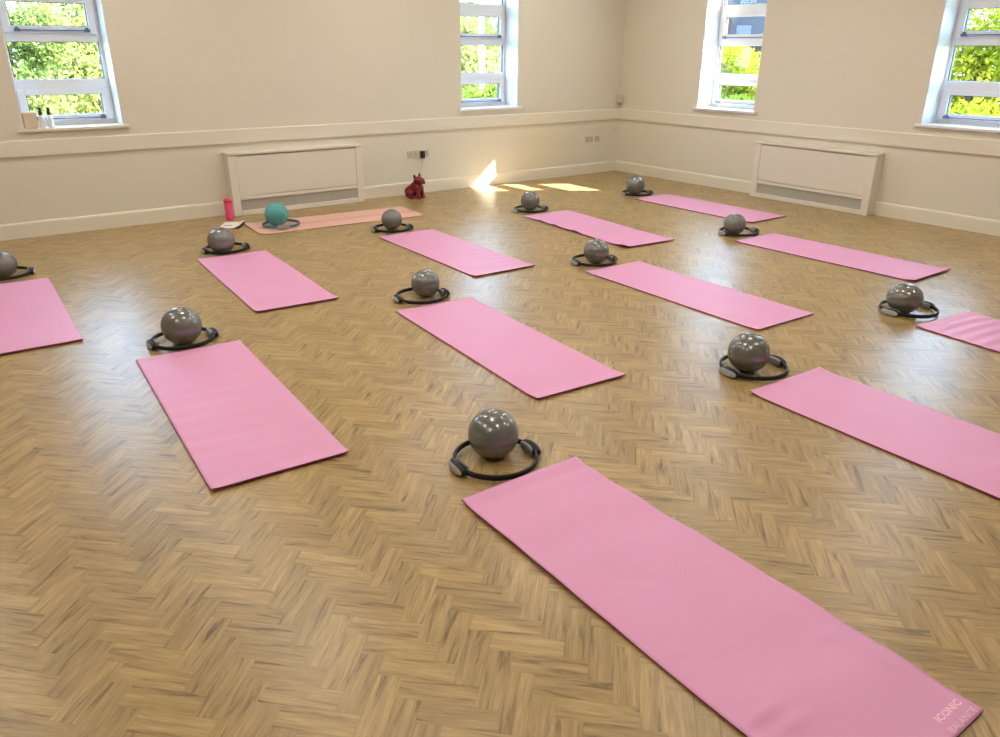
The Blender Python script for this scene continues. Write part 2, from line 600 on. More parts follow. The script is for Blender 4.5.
# ------------------------------------------------------------------ windows
def make_window(idx, s0, s1, axis):
    root = empty('window_%d' % idx)
    tag(root, kind='structure')

    def B(bm, a, b, d0, d1, z0, z1):
        if axis == 'x':
            box(bm, a, b, d0, d1, z0, z1)
        else:
            box(bm, d0, d1, a, b, z0, z1)

    def T(p):
        s, d, z = p
        return (s, d, z) if axis == 'x' else (d, s, z)
    # lining of the reveal
    bm = bmesh.new()
    B(bm, s0, s0 + 0.008, 0.004, 0.28, 1.0, W1)
    B(bm, s1 - 0.008, s1, 0.004, 0.28, 1.0, W1)
    B(bm, s0, s1, 0.004, 0.28, W1 - 0.008, W1)
    obj('window_lining', bm, 'white_upvc', root)
    # sill board
    bm = bmesh.new()
    B(bm, s0 - 0.045, s1 + 0.045, -0.035, 0.0, 0.972, 1.0)
    B(bm, s0, s1, 0.0, 0.285, 0.972, 1.0)
    bevel(bm, 0.004)
    obj('window_sill', bm, 'trim_paint' if axis == 'x' and idx == 1 else 'white_upvc', root)
    # fixed frame
    bm = bmesh.new()
    d0, d1 = 0.28, 0.345
    B(bm, s0, s0 + 0.042, d0, d1, 1.0, W1)
    B(bm, s1 - 0.042, s1, d0, d1, 1.0, W1)
    for z0, z1 in ((1.0, 1.04), (1.330, 1.422), (1.757, 1.832), (2.158, 2.244), (2.58, W1)):
        B(bm, s0 + 0.042, s1 - 0.042, d0, d1, z0, z1)
    bevel(bm, 0.004, 1)
    obj('window_frame', bm, 'white_upvc', root)
    # two opening sashes
    for z0, z1, g0, g1 in ((1.036, 1.334, 1.095, 1.283), (1.828, 2.162, 1.895, 2.098)):
        bm = bmesh.new()
        a, b = s0 + 0.036, s1 - 0.036
        ga, gb = s0 + 0.105, s1 - 0.105
        B(bm, a, ga, 0.262, 0.33, z0, z1)
        B(bm, gb, b, 0.262, 0.33, z0, z1)
        B(bm, ga, gb, 0.262, 0.33, z0, g0)
        B(bm, ga, gb, 0.262, 0.33, g1, z1)
        bevel(bm, 0.005, 1)
        sash = obj('window_sash', bm, 'white_upvc', root)
        # dark glazing gasket, glass, opening bar
        bm = bmesh.new()
        w = 0.009
        B(bm, ga, ga + w, 0.285, 0.32, g0, g1)
        B(bm, gb - w, gb, 0.285, 0.32, g0, g1)
        B(bm, ga, gb, 0.285, 0.32, g0, g0 + 0.004)
        B(bm, ga, gb, 0.285, 0.32, g1 - 0.004, g1)
        obj('glazing_gasket', bm, 'slot_dark', sash)
        bm = bmesh.new()
        B(bm, ga, gb, 0.302, 0.306, g0, g1)
        obj('glass_pane', bm, 'window_glass', sash)
        bm = bmesh.new()
        zb = z0 + 0.030
        tube(bm, [T((ga + 0.03, 0.240, zb)), T((gb - 0.01, 0.240, zb))], 0.0065, 8)
        for q in (ga + 0.045, gb - 0.025):
            B(bm, q - 0.024, q + 0.024, 0.228, 0.264, zb - 0.014, zb + 0.012)
            B(bm, q - 0.012, q + 0.012, 0.232, 0.264, zb + 0.012, zb + 0.026)
        obj('opening_bar', bm, 'sash_bar', sash)
    for g0, g1 in ((1.422, 1.757), (2.244, 2.58)):
        bm = bmesh.new()
        B(bm, s0 + 0.042, s1 - 0.042, 0.308, 0.312, g0, g1)
        obj('glass_pane', bm, 'window_glass', root)
        bm = bmesh.new()
        w = 0.009
        B(bm, s0 + 0.042, s0 + 0.042 + w, 0.295, 0.32, g0, g1)
        B(bm, s1 - 0.042 - w, s1 - 0.042, 0.295, 0.32, g0, g1)
        B(bm, s0 + 0.042, s1 - 0.042, 0.295, 0.32, g0, g0 + 0.004)
        B(bm, s0 + 0.042, s1 - 0.042, 0.295, 0.32, g1 - 0.004, g1)
        obj('glazing_gasket', bm, 'slot_dark', root)


k = 1
for a, b in OPEN_LEFT:
    make_window(k, a, b, 'x'); k += 1
for a, b in OPEN_RIGHT:
    make_window(k, a, b, 'y'); k += 1


# ------------------------------------------------------------------ heater covers
def heater(label, s0, s1, depth, axis):
    """boxed cabinet: front with an inset panel, a slot under the lid and a mesh grille at the bottom"""
    cx = (s0 + s1) / 2
    root = empty('heater_cover', (cx, 0, 0) if axis == 'x' else (0, cx, 0))
    tag(root, label, 'heater cover', 'boxed heater covers along the walls')
    L = s1 - s0
    h = 0.675

    def B(bm, a, b, d0, d1, z0, z1):
        if axis == 'x':
            box(bm, a, b, -d0, -d1, z0, z1)
        else:
            box(bm, -d0, -d1, a, b, z0, z1)
    a, b = -L / 2, L / 2
    dp = depth
    ia, ib = a + 0.085, b - 0.085
    bm = bmesh.new()
    B(bm, a, ia, 0.0, dp, 0.0, h - 0.03)            # stiles run back to the wall
    B(bm, ib, b, 0.0, dp, 0.0, h - 0.03)
    B(bm, ia, ib, 0.019, dp, 0.0, 0.052)            # bottom rail
    B(bm, ia, ib, dp - 0.03, dp, 0.168, 0.205)      # rail over the grille
    bevel(bm, 0.005)
    obj('cabinet_frame', bm, 'cover_paint', root)
    bm = bmesh.new()
    B(bm, a - 0.004, b + 0.004, 0.0, dp + 0.008, h - 0.030, h)
    bevel(bm, 0.006)
    obj('lid', bm, 'cover_paint', root)
    bm = bmesh.new()
    B(bm, ia + 0.0012, ib - 0.0012, dp - 0.028, dp - 0.005, 0.210, 0.634)
    bevel(bm, 0.004)
    obj('front_panel', bm, 'cover_paint', root)
    bm = bmesh.new()
    n = 90
    ga, gb = ia, ib
    B(bm, ga, gb, dp - 0.020, dp - 0.016, 0.052, 0.168)
    for i in range(n):
        p = ga + (i + 0.5) * (gb - ga) / n
        B(bm, p - 0.003, p + 0.003, dp - 0.016, dp - 0.011, 0.053, 0.167)
    obj('vent_grille', bm, 'grille_metal', root)
    bm = bmesh.new()
    B(bm, ia, ib, dp - 0.06, dp - 0.05, 0.60, h - 0.03)
    obj('slot_back', bm, 'cover_paint', root)


heater('cream heater cover below the left wall, behind the salmon mat and teal ball', -5.91, -4.33, 0.155, 'x')
heater('cream heater cover on the right wall, between its two windows', -4.150, -2.575, 0.15, 'y')


# ------------------------------------------------------------------ yoga mats
ML, MW, MT = 1.73, 0.61, 0.006


def smooth01(t):
    t = max(0.0, min(1.0, t))
    return t * t * (3 - 2 * t)


def mat_height(l, w, P):
    """top surface height of a mat; l 0..1 from head to foot, w 0..1 across"""
    z = MT
    z += P.get('head', 0.004) * (1 - smooth01(l / 0.05))
    z += P.get('foot', 0.006) * smooth01((l - 0.94) / 0.06)
    side = P.get('side', 0.002)
    z += side * (smooth01((w - 0.94) / 0.06) + (1 - smooth01(w / 0.06)))
    for (a, lo, hi, n, wl, wh) in P.get('ripples', ()):
        env = smooth01((l - lo) / 0.06) * (1 - smooth01((l - hi + 0.06) / 0.06))
        env *= smooth01((w - wl) / 0.25) * (1 - smooth01((w - wh + 0.25) / 0.25))
        z += a * env * (0.5 + 0.5 * math.sin(2 * PI * n * l + 1.3 * math.sin(3.1 * w + 2 * l)))
    for (l0, w0, rl, rw, a) in P.get('bumps', ()):
        z += a * math.exp(-((l - l0) / rl) ** 2 - ((w - w0) / rw) ** 2)
    z += P.get('swell', 0.0012) * (0.5 + 0.5 * math.sin(7.3 * l + 2.9 * w + P.get('ph', 0)))
    return z


def rounded_xy(l, w, rad, ML):
    """pull the grid corners of a mat with rounded corners inwards"""
    x, y = l * ML - ML / 2, w * MW - MW / 2
    if rad:
        ax, ay = abs(x) - (ML / 2 - rad), abs(y) - (MW / 2 - rad)
        if ax > 0 and ay > 0:
            d = math.hypot(ax, ay)
            m = max(ax, ay)
            if d > 1e-6:
                kx, ky = ax * m / d, ay * m / d
                x = math.copysign(ML / 2 - rad + kx, x)
                y = math.copysign(MW / 2 - rad + ky, y)
    return x, y


def yoga_mat(x, y, ang, label, P, material='pink_foam', group='pink yoga mats laid out in rows', rad=0.004, ML=1.73):
    """(x, y) is the head corner on the low-w side, ang the direction from head to foot"""
    lx, ly = math.cos(ang), math.sin(ang)
    cx = x + lx * ML / 2 - ly * MW / 2
    cy = y + ly * ML / 2 + lx * MW / 2
    root = empty('yoga_mat', (cx, cy, 0), ang)
    tag(root, label, 'yoga mat', group)
    nl, nw = 130, 40
    bm = bmesh.new()
    top = {}
    bot = {}
    for i in range(nl + 1):
        for j in range(nw + 1):
            l, w = i / nl, j / nw
            px, py = rounded_xy(l, w, rad, ML)
            z = mat_height(l, w, P)
            top[i, j] = bm.verts.new((px, py, z))
            bot[i, j] = bm.verts.new((px, py, max(0.0004, z - MT + 0.0004)))
    for i in range(nl):
        for j in range(nw):
            bm.faces.new((top[i, j], top[i + 1, j], top[i + 1, j + 1], top[i, j + 1]))
            bm.faces.new((bot[i, j], bot[i, j + 1], bot[i + 1, j + 1], bot[i + 1, j]))
    side = []
    for i in range(nl):
        side.append(bm.faces.new((bot[i, 0], bot[i + 1, 0], top[i + 1, 0], top[i, 0])))
        side.append(bm.faces.new((bot[i + 1, nw], bot[i, nw], top[i, nw], top[i + 1, nw])))
    for j in range(nw):
        side.append(bm.faces.new((bot[0, j + 1], bot[0, j], top[0, j], top[0, j + 1])))
        side.append(bm.faces.new((bot[nl, j], bot[nl, j + 1], top[nl, j + 1], top[nl, j])))
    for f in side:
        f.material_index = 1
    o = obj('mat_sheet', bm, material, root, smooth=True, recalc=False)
    o.data.materials.append(MATS['mat_edge_shaded' if material == 'pink_foam' else material])
    for p in o.data.polygons:
        if p.material_index == 1:
            p.use_smooth = False
    return root


R = math.radians
# two head corners and direction of every pink mat, measured on the floor
MATS_AT = {
    1: (-7.058, -6.416, -90.5, dict(head=0.012, foot=0.003, side=0.003, swell=0.008, ripples=[(0.007, 0.03, 0.60, 6.0, -0.1, 1.3), (0.007, 0.45, 0.95, 5.2, 0.0, 1.3)],
        bumps=[(0.76, 0.86, 0.012, 0.07, 0.007), (0.85, 0.90, 0.07, 0.018, 0.005), (0.80, 0.16, 0.010, 0.12, 0.008), (0.84, 0.20, 0.010, 0.12, 0.007), (0.93, 0.10, 0.05, 0.02, 0.005), (0.45, 0.8, 0.05, 0.25, 0.006)]), 'pink yoga mat closest to the camera, with a pale logo printed at its corner'),
    2: (-7.772, -4.019, -92.7, dict(foot=0.011, head=0.004, ripples=[(0.006, 0.30, 0.95, 12, -0.3, 0.75)]), 'pink yoga mat with faint cross ripples, lying left of the centre mat'),
    3: (-8.537, -1.732, -91.1, dict(foot=0.010, ph=1), 'pink yoga mat cut off by the left edge of the photo'),
    4: (-6.801, -1.842, -92.9, dict(foot=0.011, ph=2), 'pink yoga mat in front of the pink bottle and white notebook'),
    5: (-5.102, -1.968, -91.1, dict(foot=0.009, ph=3, ripples=[(0.0035, 0.25, 0.92, 15, 0.0, 1.3)]), 'pink yoga mat just in front of the right end of the salmon mat'),
    6: (-6.083, -4.100, -93.7, dict(foot=0.009, ph=4), 'pink yoga mat in the middle of the floor, behind the closest ball'),
    7: (-3.318, -1.976, -94.1, dict(foot=0.010, side=0.006, ph=5, bumps=[(0.35, 0.0, 0.03, 0.1, 0.010), (0.55, 0.0, 0.04, 0.1, 0.012), (0.97, 0.0, 0.05, 0.1, 0.014), (0.2, 0.0, 0.03, 0.1, 0.008)]),
        'pink yoga mat with lifted wavy edges, nearest the sunlit patches on the floor'),
    8: (-4.303, -4.097, -91.3, dict(foot=0.005, ph=6), 'smooth pink yoga mat in the middle row, its head near the wavy-edged mat'),
    9: (-1.550, -1.936, -89.8, dict(foot=0.006, ph=7), 'pink yoga mat nearest the room corner, in front of the right heater cover'),
    10: (-2.384, -4.107, -89.2, dict(foot=0.014, ph=8), 'pink yoga mat ending right behind the squashed ball'),
    11: (-5.209, -6.415, -91.9, dict(foot=0.006, head=0.008, ph=9, swell=0.003, bumps=[(0.66, 0.55, 0.015, 0.25, 0.006), (0.3, 0.4, 0.05, 0.3, 0.004)]), 'long pink yoga mat running off the right edge, in front of the squashed ball'),
    12: (-3.410, -6.383, -95.9, dict(foot=0.006, ph=10, ripples=[(0.007, 0.01, 0.75, 17, -0.1, 1.1)]), 'deeply creased pink yoga mat beside the squashed ball'),
}
for n_, (x, y, a, P, lab) in MATS_AT.items():
    r_ = yoga_mat(x, y, R(a), lab, P)
    if n_ == 1:
        first_mat, first_P = r_, P
yoga_mat(-6.005, -1.205, R(-3.6), 'salmon pink yoga mat with rounded corners in front of the left heater cover',
         dict(foot=0.003, ph=11, swell=0.0006), 'salmon_foam', 'salmon mat', rad=0.06, ML=1.83)


def text_bm(body, size, bold=0.0):
    cu = bpy.data.curves.new('lettering', 'FONT')
    cu.body = body
    cu.size = size
    cu.offset = bold
    cu.resolution_u = 2
    cu.align_x = 'LEFT'
    to = bpy.data.objects.new('lettering', cu)
    C.objects.link(to)
    dg = bpy.context.evaluated_depsgraph_get()
    me = bpy.data.meshes.new_from_object(to.evaluated_get(dg))
    bpy.data.objects.remove(to)
    bm = bmesh.new()
    bm.from_mesh(me)
    bpy.data.meshes.remove(me)
    return bm


def logo():
    """two lines printed across the foot corner of the closest mat, read with the foot end down"""
    for body, size, width, edge, bold, part in (('ICONIC', 0.0285, 0.120, 0.0465, 0.0006, 'printed_wordmark'), ('BALANCE', 0.0285, 0.134, 0.0075, -0.0003, 'printed_tagline')):
        bm = text_bm(body, size, bold)
        bmesh.ops.subdivide_edges(bm, edges=[e for e in bm.edges if e.calc_length() > 0.03], cuts=1)
        x0 = min(v.co.x for v in bm.verts); x1 = max(v.co.x for v in bm.verts)
        y0 = min(v.co.y for v in bm.verts)
        for v in bm.verts:
            u = (v.co.x - x0) / (x1 - x0) * width
            h = v.co.y - y0
            lx = ML / 2 - edge - h                 # up the letters = towards the head
            ly = MW / 2 - (0.024 if width < 0.13 else 0.016) - width + u        # reads towards the far side edge
            z = mat_height((lx + ML / 2) / ML, (ly + MW / 2) / MW, first_P) + 0.0012
            v.co = (lx, ly, z)
        o = obj(part, bm, 'logo_print', first_mat)
        o['label'] = 'pale pink printed lettering'


logo()


# ------------------------------------------------------------------ balls and rings
def uv_ball(r, sx=1.0, sz=1.0, foot=0.05):
    bm = bmesh.new()
    bmesh.ops.create_uvsphere(bm, u_segments=40, v_segments=28, radius=r)
    for v in bm.verts:
        v.co.x *= sx; v.co.y *= sx; v.co.z *= sz
        lim = -r * sz * (1 - foot)
        if v.co.z < lim:
            v.co.z = lim                                   # the patch it rests on
    zmin = min(v.co.z for v in bm.verts)
    for v in bm.verts:
        v.co.z -= zmin
    return bm


BALLS = {}


def ball(x, y, r, label, material='grey_ball', sx=1.0, sz=1.0, z=0.0, group='grey exercise balls'):
    o = obj('exercise_ball', uv_ball(r, sx, sz, 0.02), material, smooth=True)
    o.location = (x, y, z)
    o.rotation_euler = (0, 0, random.uniform(0, 6))
    tag(o, label, 'ball', group)
    return o


RR = 0.183


def hoop_bm():
    bm = bmesh.new()
    n, hw, hh = 72, 0.0078, 0.0128
    prof = []
    for k in range(12):
        t = 2 * PI * k / 12
        c, s = math.cos(t), math.sin(t)
        prof.append((hw * math.copysign(abs(c) ** 0.6, c), hh * math.copysign(abs(s) ** 0.6, s)))
    rings = []
    for i in range(n):
        a = 2 * PI * i / n
        rings.append([bm.verts.new(((RR + p) * math.cos(a), (RR + p) * math.sin(a), 0.023 + q)) for p, q in prof])
    for i in range(n):
        A, B_ = rings[i], rings[(i + 1) % n]
        for k in range(12):
            bm.faces.new((A[k], A[(k + 1) % 12], B_[(k + 1) % 12], B_[k]))
    return bm


def pad_bm(r0, r1, half, hh, a0, zc=0.0235, pw=2.6):
    """oval grip following the hoop: flat against radius r0, domed towards radius r1"""
    bm = bmesh.new()
    N, S = 32, 8

    def pt(t, k, r):
        th = 2 * PI * k / N
        c, s = math.cos(th), math.sin(th)
        e = 2 / pw
        u = t * half * math.copysign(abs(c) ** e, c)
        h = t * hh * math.copysign(abs(s) ** e, s)
        return bm.verts.new((r * math.cos(a0 + u), r * math.sin(a0 + u), zc + h))
    loops = [[pt(1.0, k, r0) for k in range(N)]]
    for i in range(S, 0, -1):
        t = i / S
        loops.append([pt(t, k, r0 + (r1 - r0) * (0.35 + 0.65 * (1 - t ** 4) ** 0.5)) for k in range(N)])
    for A, B_ in zip(loops[:-1], loops[1:]):
        for k in range(N):
            bm.faces.new((A[k], A[(k + 1) % N], B_[(k + 1) % N], B_[k]))
    bm.faces.new(loops[-1])
    bm.faces.new(loops[0][::-1])
    return bm


def make_ring(name, hoop_m, pad_m, house_m, inner_m):
    root = empty(name)
    obj('hoop', hoop_bm(), hoop_m, root, smooth=True)
    for a0 in (0.0, PI):
        gb = pad_bm(RR + 0.018, RR - 0.016, 0.325, 0.0195, a0, pw=3.2)
        gb2 = pad_bm(RR + 0.004, RR + 0.0275, 0.345, 0.0228, a0)
        me_ = bpy.data.meshes.new('t'); gb2.to_mesh(me_); gb2.free()
        gb.from_mesh(me_); bpy.data.meshes.remove(me_)
        h = obj('grip', gb, house_m, root, smooth=True)
        obj('outer_pad', pad_bm(RR + 0.0262, RR + 0.0305, 0.305, 0.0188, a0), pad_m, h, smooth=True)
        obj('inner_pad', pad_bm(RR - 0.013, RR - 0.027, 0.30, 0.0205, a0, pw=4.5), inner_m, h, smooth=True)
    return root


def copy_tree(o, parent=None):
    c = o.copy()
    C.objects.link(c)
    if parent is not None:
        c.parent = parent
    for ch in [q for q in bpy.data.objects if q.parent == o]:
        copy_tree(ch, c)
    return c


WHERE = {
    1: 'closest to the camera, by the logo mat',
    2: 'by the rippled mat on the left',
    3: 'cut off by the left edge of the photo',
    4: 'in front of the white notebook and pink bottle',
    5: 'overlapping the right end of the salmon mat',
    6: 'by the mat in the middle of the floor',
    7: 'just below the sunlit patches on the floor',
    8: 'overlapping the near end of the wavy-edged mat',
    9: 'nearest the room corner',
    10: 'before the mat along the right heater cover',
    11: 'at the head of the long mat leaving the frame',
    12: 'beside the deeply creased mat at the right edge',
}
BALL_AT = {1: (-6.719, -6.164, 0.115), 2: (-7.455, -3.868, 0.120), 3: (-8.207, -1.495, 0.108), 4: (-6.532, -1.703, 0.119), 5: (-4.808, -1.711, 0.105),
           6: (-5.718, -3.901, 0.106), 7: (-3.017, -1.716, 0.109), 8: (-4.022, -3.918, 0.109), 9: (-1.257, -1.650, 0.119), 10: (-2.130, -3.890, 0.108),
           11: (-4.955, -6.203, 0.117), 12: (-3.168, -6.165, 0.118)}
RING_AT = {1: (-6.744, -6.216, 173), 2: (-7.452, -3.845, 180), 3: (-8.200, -1.478, 173), 4: (-6.483, -1.645, 176), 5: (-4.828, -1.755, 168),
           6: (-5.771, -3.926, 171), 7: (-3.055, -1.775, 171), 8: (-4.029, -3.902, 169), 9: (-1.285, -1.715, 164), 10: (-2.060, -3.897, 164),
           11: (-4.915, -6.220, 173), 12: (-3.124, -6.187, 171)}
for n_, (x, y, r) in BALL_AT.items():
    if n_ == 12:
        ball(x, y, r, 'squashed grey exercise ball ' + WHERE[12], sx=1.0, sz=0.89)
    else:
        ball(x, y, r, 'grey exercise ball ' + WHERE[n_], sz=0.98)
ring0 = make_ring('pilates_ring', 'black_foam', 'grey_pad', 'black_foam', 'dark_grey_pad')
for n_, (x, y, a) in RING_AT.items():
    o = ring0 if n_ == 1 else copy_tree(ring0)
    o.location = (x, y, 0.0015)
    o.rotation_euler = (0, 0, R(a))
    tag(o, 'black pilates ring with grey pads ' + (WHERE[n_] if n_ != 12 else 'under the squashed ball'), 'exercise ring', 'black pilates rings around the grey balls')
MZ = 0.0075
ball(-5.712, -0.910, 0.120, 'teal exercise ball standing on the salmon mat', 'teal_ball', z=MZ, group='teal set')
tr = make_ring('pilates_ring', 'teal_foam', 'pad_mat_reflection', 'teal_foam', 'pad_mat_reflection')
tr.location = (-5.688, -0.945, MZ + 0.001)
tr.rotation_euler = (0, 0, R(-105))
tag(tr, 'teal pilates ring lying on the salmon mat around the teal ball', 'exercise ring', 'teal set')

# ------------------------------------------------------------------ bottle, notebook
root = empty('water_bottle', (-6.008, -0.292, 0))
tag(root, 'hot pink water bottle standing by the left end of the heater cover', 'bottle')
bm = bmesh.new()
lathe(bm, [(0, 0), (0.036, 0.0), (0.039, 0.004), (0.040, 0.06), (0.0415, 0.13), (0.042, 0.180), (0.041, 0.186), (0, 0.186)])
obj('bottle_body', bm, 'hot_pink', root, smooth=True)
bm = bmesh.new()
lathe(bm, [(0, 0.1861), (0.0425, 0.1861), (0.043, 0.212), (0.040, 0.220), (0.018, 0.223), (0.017, 0.228), (0, 0.229)])
obj('bottle_lid', bm, 'hot_pink_lid', root, smooth=True)

root = empty('notebook', (-6.088, -0.600, 0), R(60))
tag(root, 'white notebook lying on the floor between the pink bottle and a grey ball', 'notebook')
bm = bmesh.new()
box(bm, -0.158, 0.158, -0.108, 0.106, 0.0004, 0.003)
obj('back_cover', bm, 'dark_cover', root)
bm = bmesh.new()
nx = 16
tp, bt = [], []
for i in range(nx + 1):
    t = i / nx
    y = 0.104 - 0.208 * t
    z = 0.007 + 0.022 * smooth01((t - 0.70) / 0.30)
    tp.append([bm.verts.new((xx, y, z)) for xx in (-0.155, 0.155)])
    bt.append([bm.verts.new((xx, y, z - 0.0035)) for xx in (-0.155, 0.155)])
for i in range(nx):
    bm.faces.new((tp[i][0], tp[i + 1][0], tp[i + 1][1], tp[i][1]))
    bm.faces.new((bt[i][1], bt[i + 1][1], bt[i + 1][0], bt[i][0]))
    for s in (0, 1):
        bm.faces.new((bt[i][s], bt[i + 1][s], tp[i + 1][s], tp[i][s]))
for i in (0, nx):
    bm.faces.new((bt[i][0], bt[i][1], tp[i][1], tp[i][0]))
obj('pages', bm, 'paper', root)
bm = bmesh.new()
box(bm, -0.03, -0.012, -0.01, 0.075, 0.0071, 0.0076)
obj('printed_line', bm, 'ink', root)


# ------------------------------------------------------------------ red bulldog statue
def ellipsoid(bm, c, r, rot=None):
    q = bmesh.ops.create_icosphere(bm, subdivisions=3, radius=1.0)
    M = Matrix.Translation(Vector(c)) @ (rot.to_matrix().to_4x4() if rot is not None else Matrix()) @ Matrix.Diagonal((*r, 1))
    for v in q['verts']:
        v.co = M @ v.co


def capsule(bm, a, b, ra, rb, n=8):
    a, b = Vector(a), Vector(b)
    for i in range(n + 1):
        t = i / n
        r = ra + (rb - ra) * t
        ellipsoid(bm, a.lerp(b, t), (r, r, r))


def bulldog():
    from mathutils import Euler
    root = empty('bulldog_statue', (-3.715, -0.29, 0.0), R(-62))
    root.scale = (0.93, 0.93, 0.93)
    tag(root, 'glossy red bulldog figure sitting on the floor against the left wall below the sockets', 'figurine')
    bm = bmesh.new()
    ellipsoid(bm, (-0.060, 0, 0.078), (0.088, 0.084, 0.077))
    capsule(bm, (-0.045, 0, 0.095), (0.040, 0, 0.165), 0.078, 0.072)
    ellipsoid(bm, (0.048, 0, 0.140), (0.062, 0.074, 0.078))
    capsule(bm, (0.040, 0, 0.175), (0.055, 0, 0.215), 0.064, 0.062)
    ellipsoid(bm, (0.066, 0, 0.236), (0.066, 0.078, 0.054))
    ellipsoid(bm, (0.112, 0, 0.222), (0.040, 0.056, 0.034))
    for s in (-1, 1):
        ellipsoid(bm, (0.122, s * 0.032, 0.210), (0.030, 0.028, 0.027))
        ellipsoid(bm, (0.045, s * 0.060, 0.288), (0.014, 0.025, 0.036), Euler((s * -0.38, 0, 0)))
        capsule(bm, (0.072, s * 0.050, 0.140), (0.092, s * 0.052, 0.022), 0.033, 0.025)
        ellipsoid(bm, (0.103, s * 0.052, 0.016), (0.033, 0.026, 0.0165))
        ellipsoid(bm, (-0.045, s * 0.066, 0.062), (0.064, 0.036, 0.058), Euler((0, -0.4, 0)))
        ellipsoid(bm, (0.012, s * 0.080, 0.014), (0.047, 0.023, 0.0145))
    ellipsoid(bm, (-0.146, 0, 0.055), (0.018, 0.014, 0.014))
    for v in bm.verts:
        v.co.z = max(v.co.z, 0.0)
    body = obj('statue_body', bm, 'statue_red', root, smooth=True)
    rm = body.modifiers.new('remesh', 'REMESH')
    rm.mode = 'VOXEL'
    rm.voxel_size = 0.006
    rm.use_smooth_shade = True
    sm = body.modifiers.new('smooth', 'SMOOTH')
    sm.factor = 0.5
    sm.iterations = 4
    for s in (-1, 1):
        bm = bmesh.new()
        ellipsoid(bm, (0.116, s * 0.042, 0.247), (0.014, 0.019, 0.014))
        obj('eye', bm, 'statue_dark', root, smooth=True)
        bm = bmesh.new()
        ellipsoid(bm, (0.0565, s * 0.061, 0.289), (0.006, 0.015, 0.024), Euler((s * -0.35, 0, 0)))
        obj('inner_ear', bm, 'statue_dark', root, smooth=True)
    bm = bmesh.new()
    ellipsoid(bm, (0.150, 0, 0.232), (0.010, 0.018, 0.011))
    obj('nose', bm, 'statue_dark', root, smooth=True)


bulldog()


# ------------------------------------------------------------------ sockets, charger, corner sensor
def socket(x, z, gangs, label, rocker=True):
    w = 0.146 if gangs == 2 else 0.086
    root = empty('wall_socket', (x, 0, z))
    tag(root, label, 'socket', 'white sockets on the left wall')
    bm = bmesh.new()
    box(bm, -w / 2, w / 2, -0.010, 0, -0.043, 0.043)
    bevel(bm, 0.004)
    obj('socket_plate', bm, 'socket_plastic', root)
    for g in ([-0.036, 0.036] if gangs == 2 else [0.0]):
        bm = bmesh.new()
        box(bm, g - 0.004, g + 0.004, -0.0112, -0.0102, -0.002, 0.010)
        box(bm, g - 0.014, g - 0.006, -0.0112, -0.0102, -0.020, -0.014)
        box(bm, g + 0.006, g + 0.014, -0.0112, -0.0102, -0.020, -0.014)
        obj('pin_holes', bm, 'slot_dark', root)
        bm = bmesh.new()
        box(bm, g - 0.007, g + 0.007, -0.0135, -0.0102, 0.018, 0.034)
        obj('rocker_switch', bm, 'cable_white', root)


socket(-3.560, 0.490, 2, 'white double socket left of the black plug, above the red bulldog')
socket(-3.395, 0.490, 2, 'white double socket holding the black plug, above the red bulldog')
socket(-0.582, 0.495, 2, 'white double socket low on the left wall near the corner')
socket(-0.418, 0.495, 1, 'white single socket low on the left wall, closest to the corner')

root = empty('plug_charger', (-3.431, -0.0105, 0.482))
tag(root, 'black plug with a thin white cable hanging down behind the red bulldog', 'charger')
bm = bmesh.new()
box(bm, -0.026, 0.026, -0.045, -0.004, -0.050, 0.040)
bevel(bm, 0.008)
obj('plug_body', bm, 'black_plastic', root)
bm = bmesh.new()
tube(bm, [(0.0, -0.025, -0.050), (-0.004, -0.027, -0.09), (-0.03, -0.030, -0.16), (-0.055, -0.032, -0.25), (-0.075, -0.03, -0.34), (-0.10, -0.03, -0.42), (-0.14, -0.055, -0.470), (-0.18, -0.10, -0.4755)], 0.003, 8)
obj('charging_cable', bm, 'cable_white', root, smooth=True)

root = empty('motion_sensor', (-0.035, -0.035, 1.038), R(45))
tag(root, 'white motion sensor mounted in the room corner above the dado rail', 'sensor')
bm = bmesh.new()
box(bm, -0.048, 0.048, -0.052, 0.0, -0.050, 0.062)
for v in bm.verts:
    if v.co.y > -0.01:
        v.co.x *= 0.55
bevel(bm, 0.006)
root.rotation_euler = (0, 0, R(-45))
obj('sensor_housing', bm, 'socket_plastic', root)
bm = bmesh.new()
box(bm, -0.036, 0.036, -0.060, -0.050, -0.040, 0.004)
bevel(bm, 0.008)
obj('sensor_lens', bm, 'grille_metal', root)


# ------------------------------------------------------------------ things on the first window's sill
root = empty('dispenser_box', (-7.640, 0.040, 1.0))
tag(root, 'cream plastic dispenser box on the left end of the window sill', 'box')
bm = bmesh.new()
box(bm, -0.058, 0.058, -0.045, 0.045, 0.0, 0.150)
bevel(bm, 0.012)
obj('box_body', bm, 'cream_box', root)
bm = bmesh.new()
box(bm, -0.0005, 0.0585, -0.0475, -0.0445, 0.012, 0.138)
bevel(bm, 0.001, 1)
obj('front_cover', bm, 'cream_box', root)


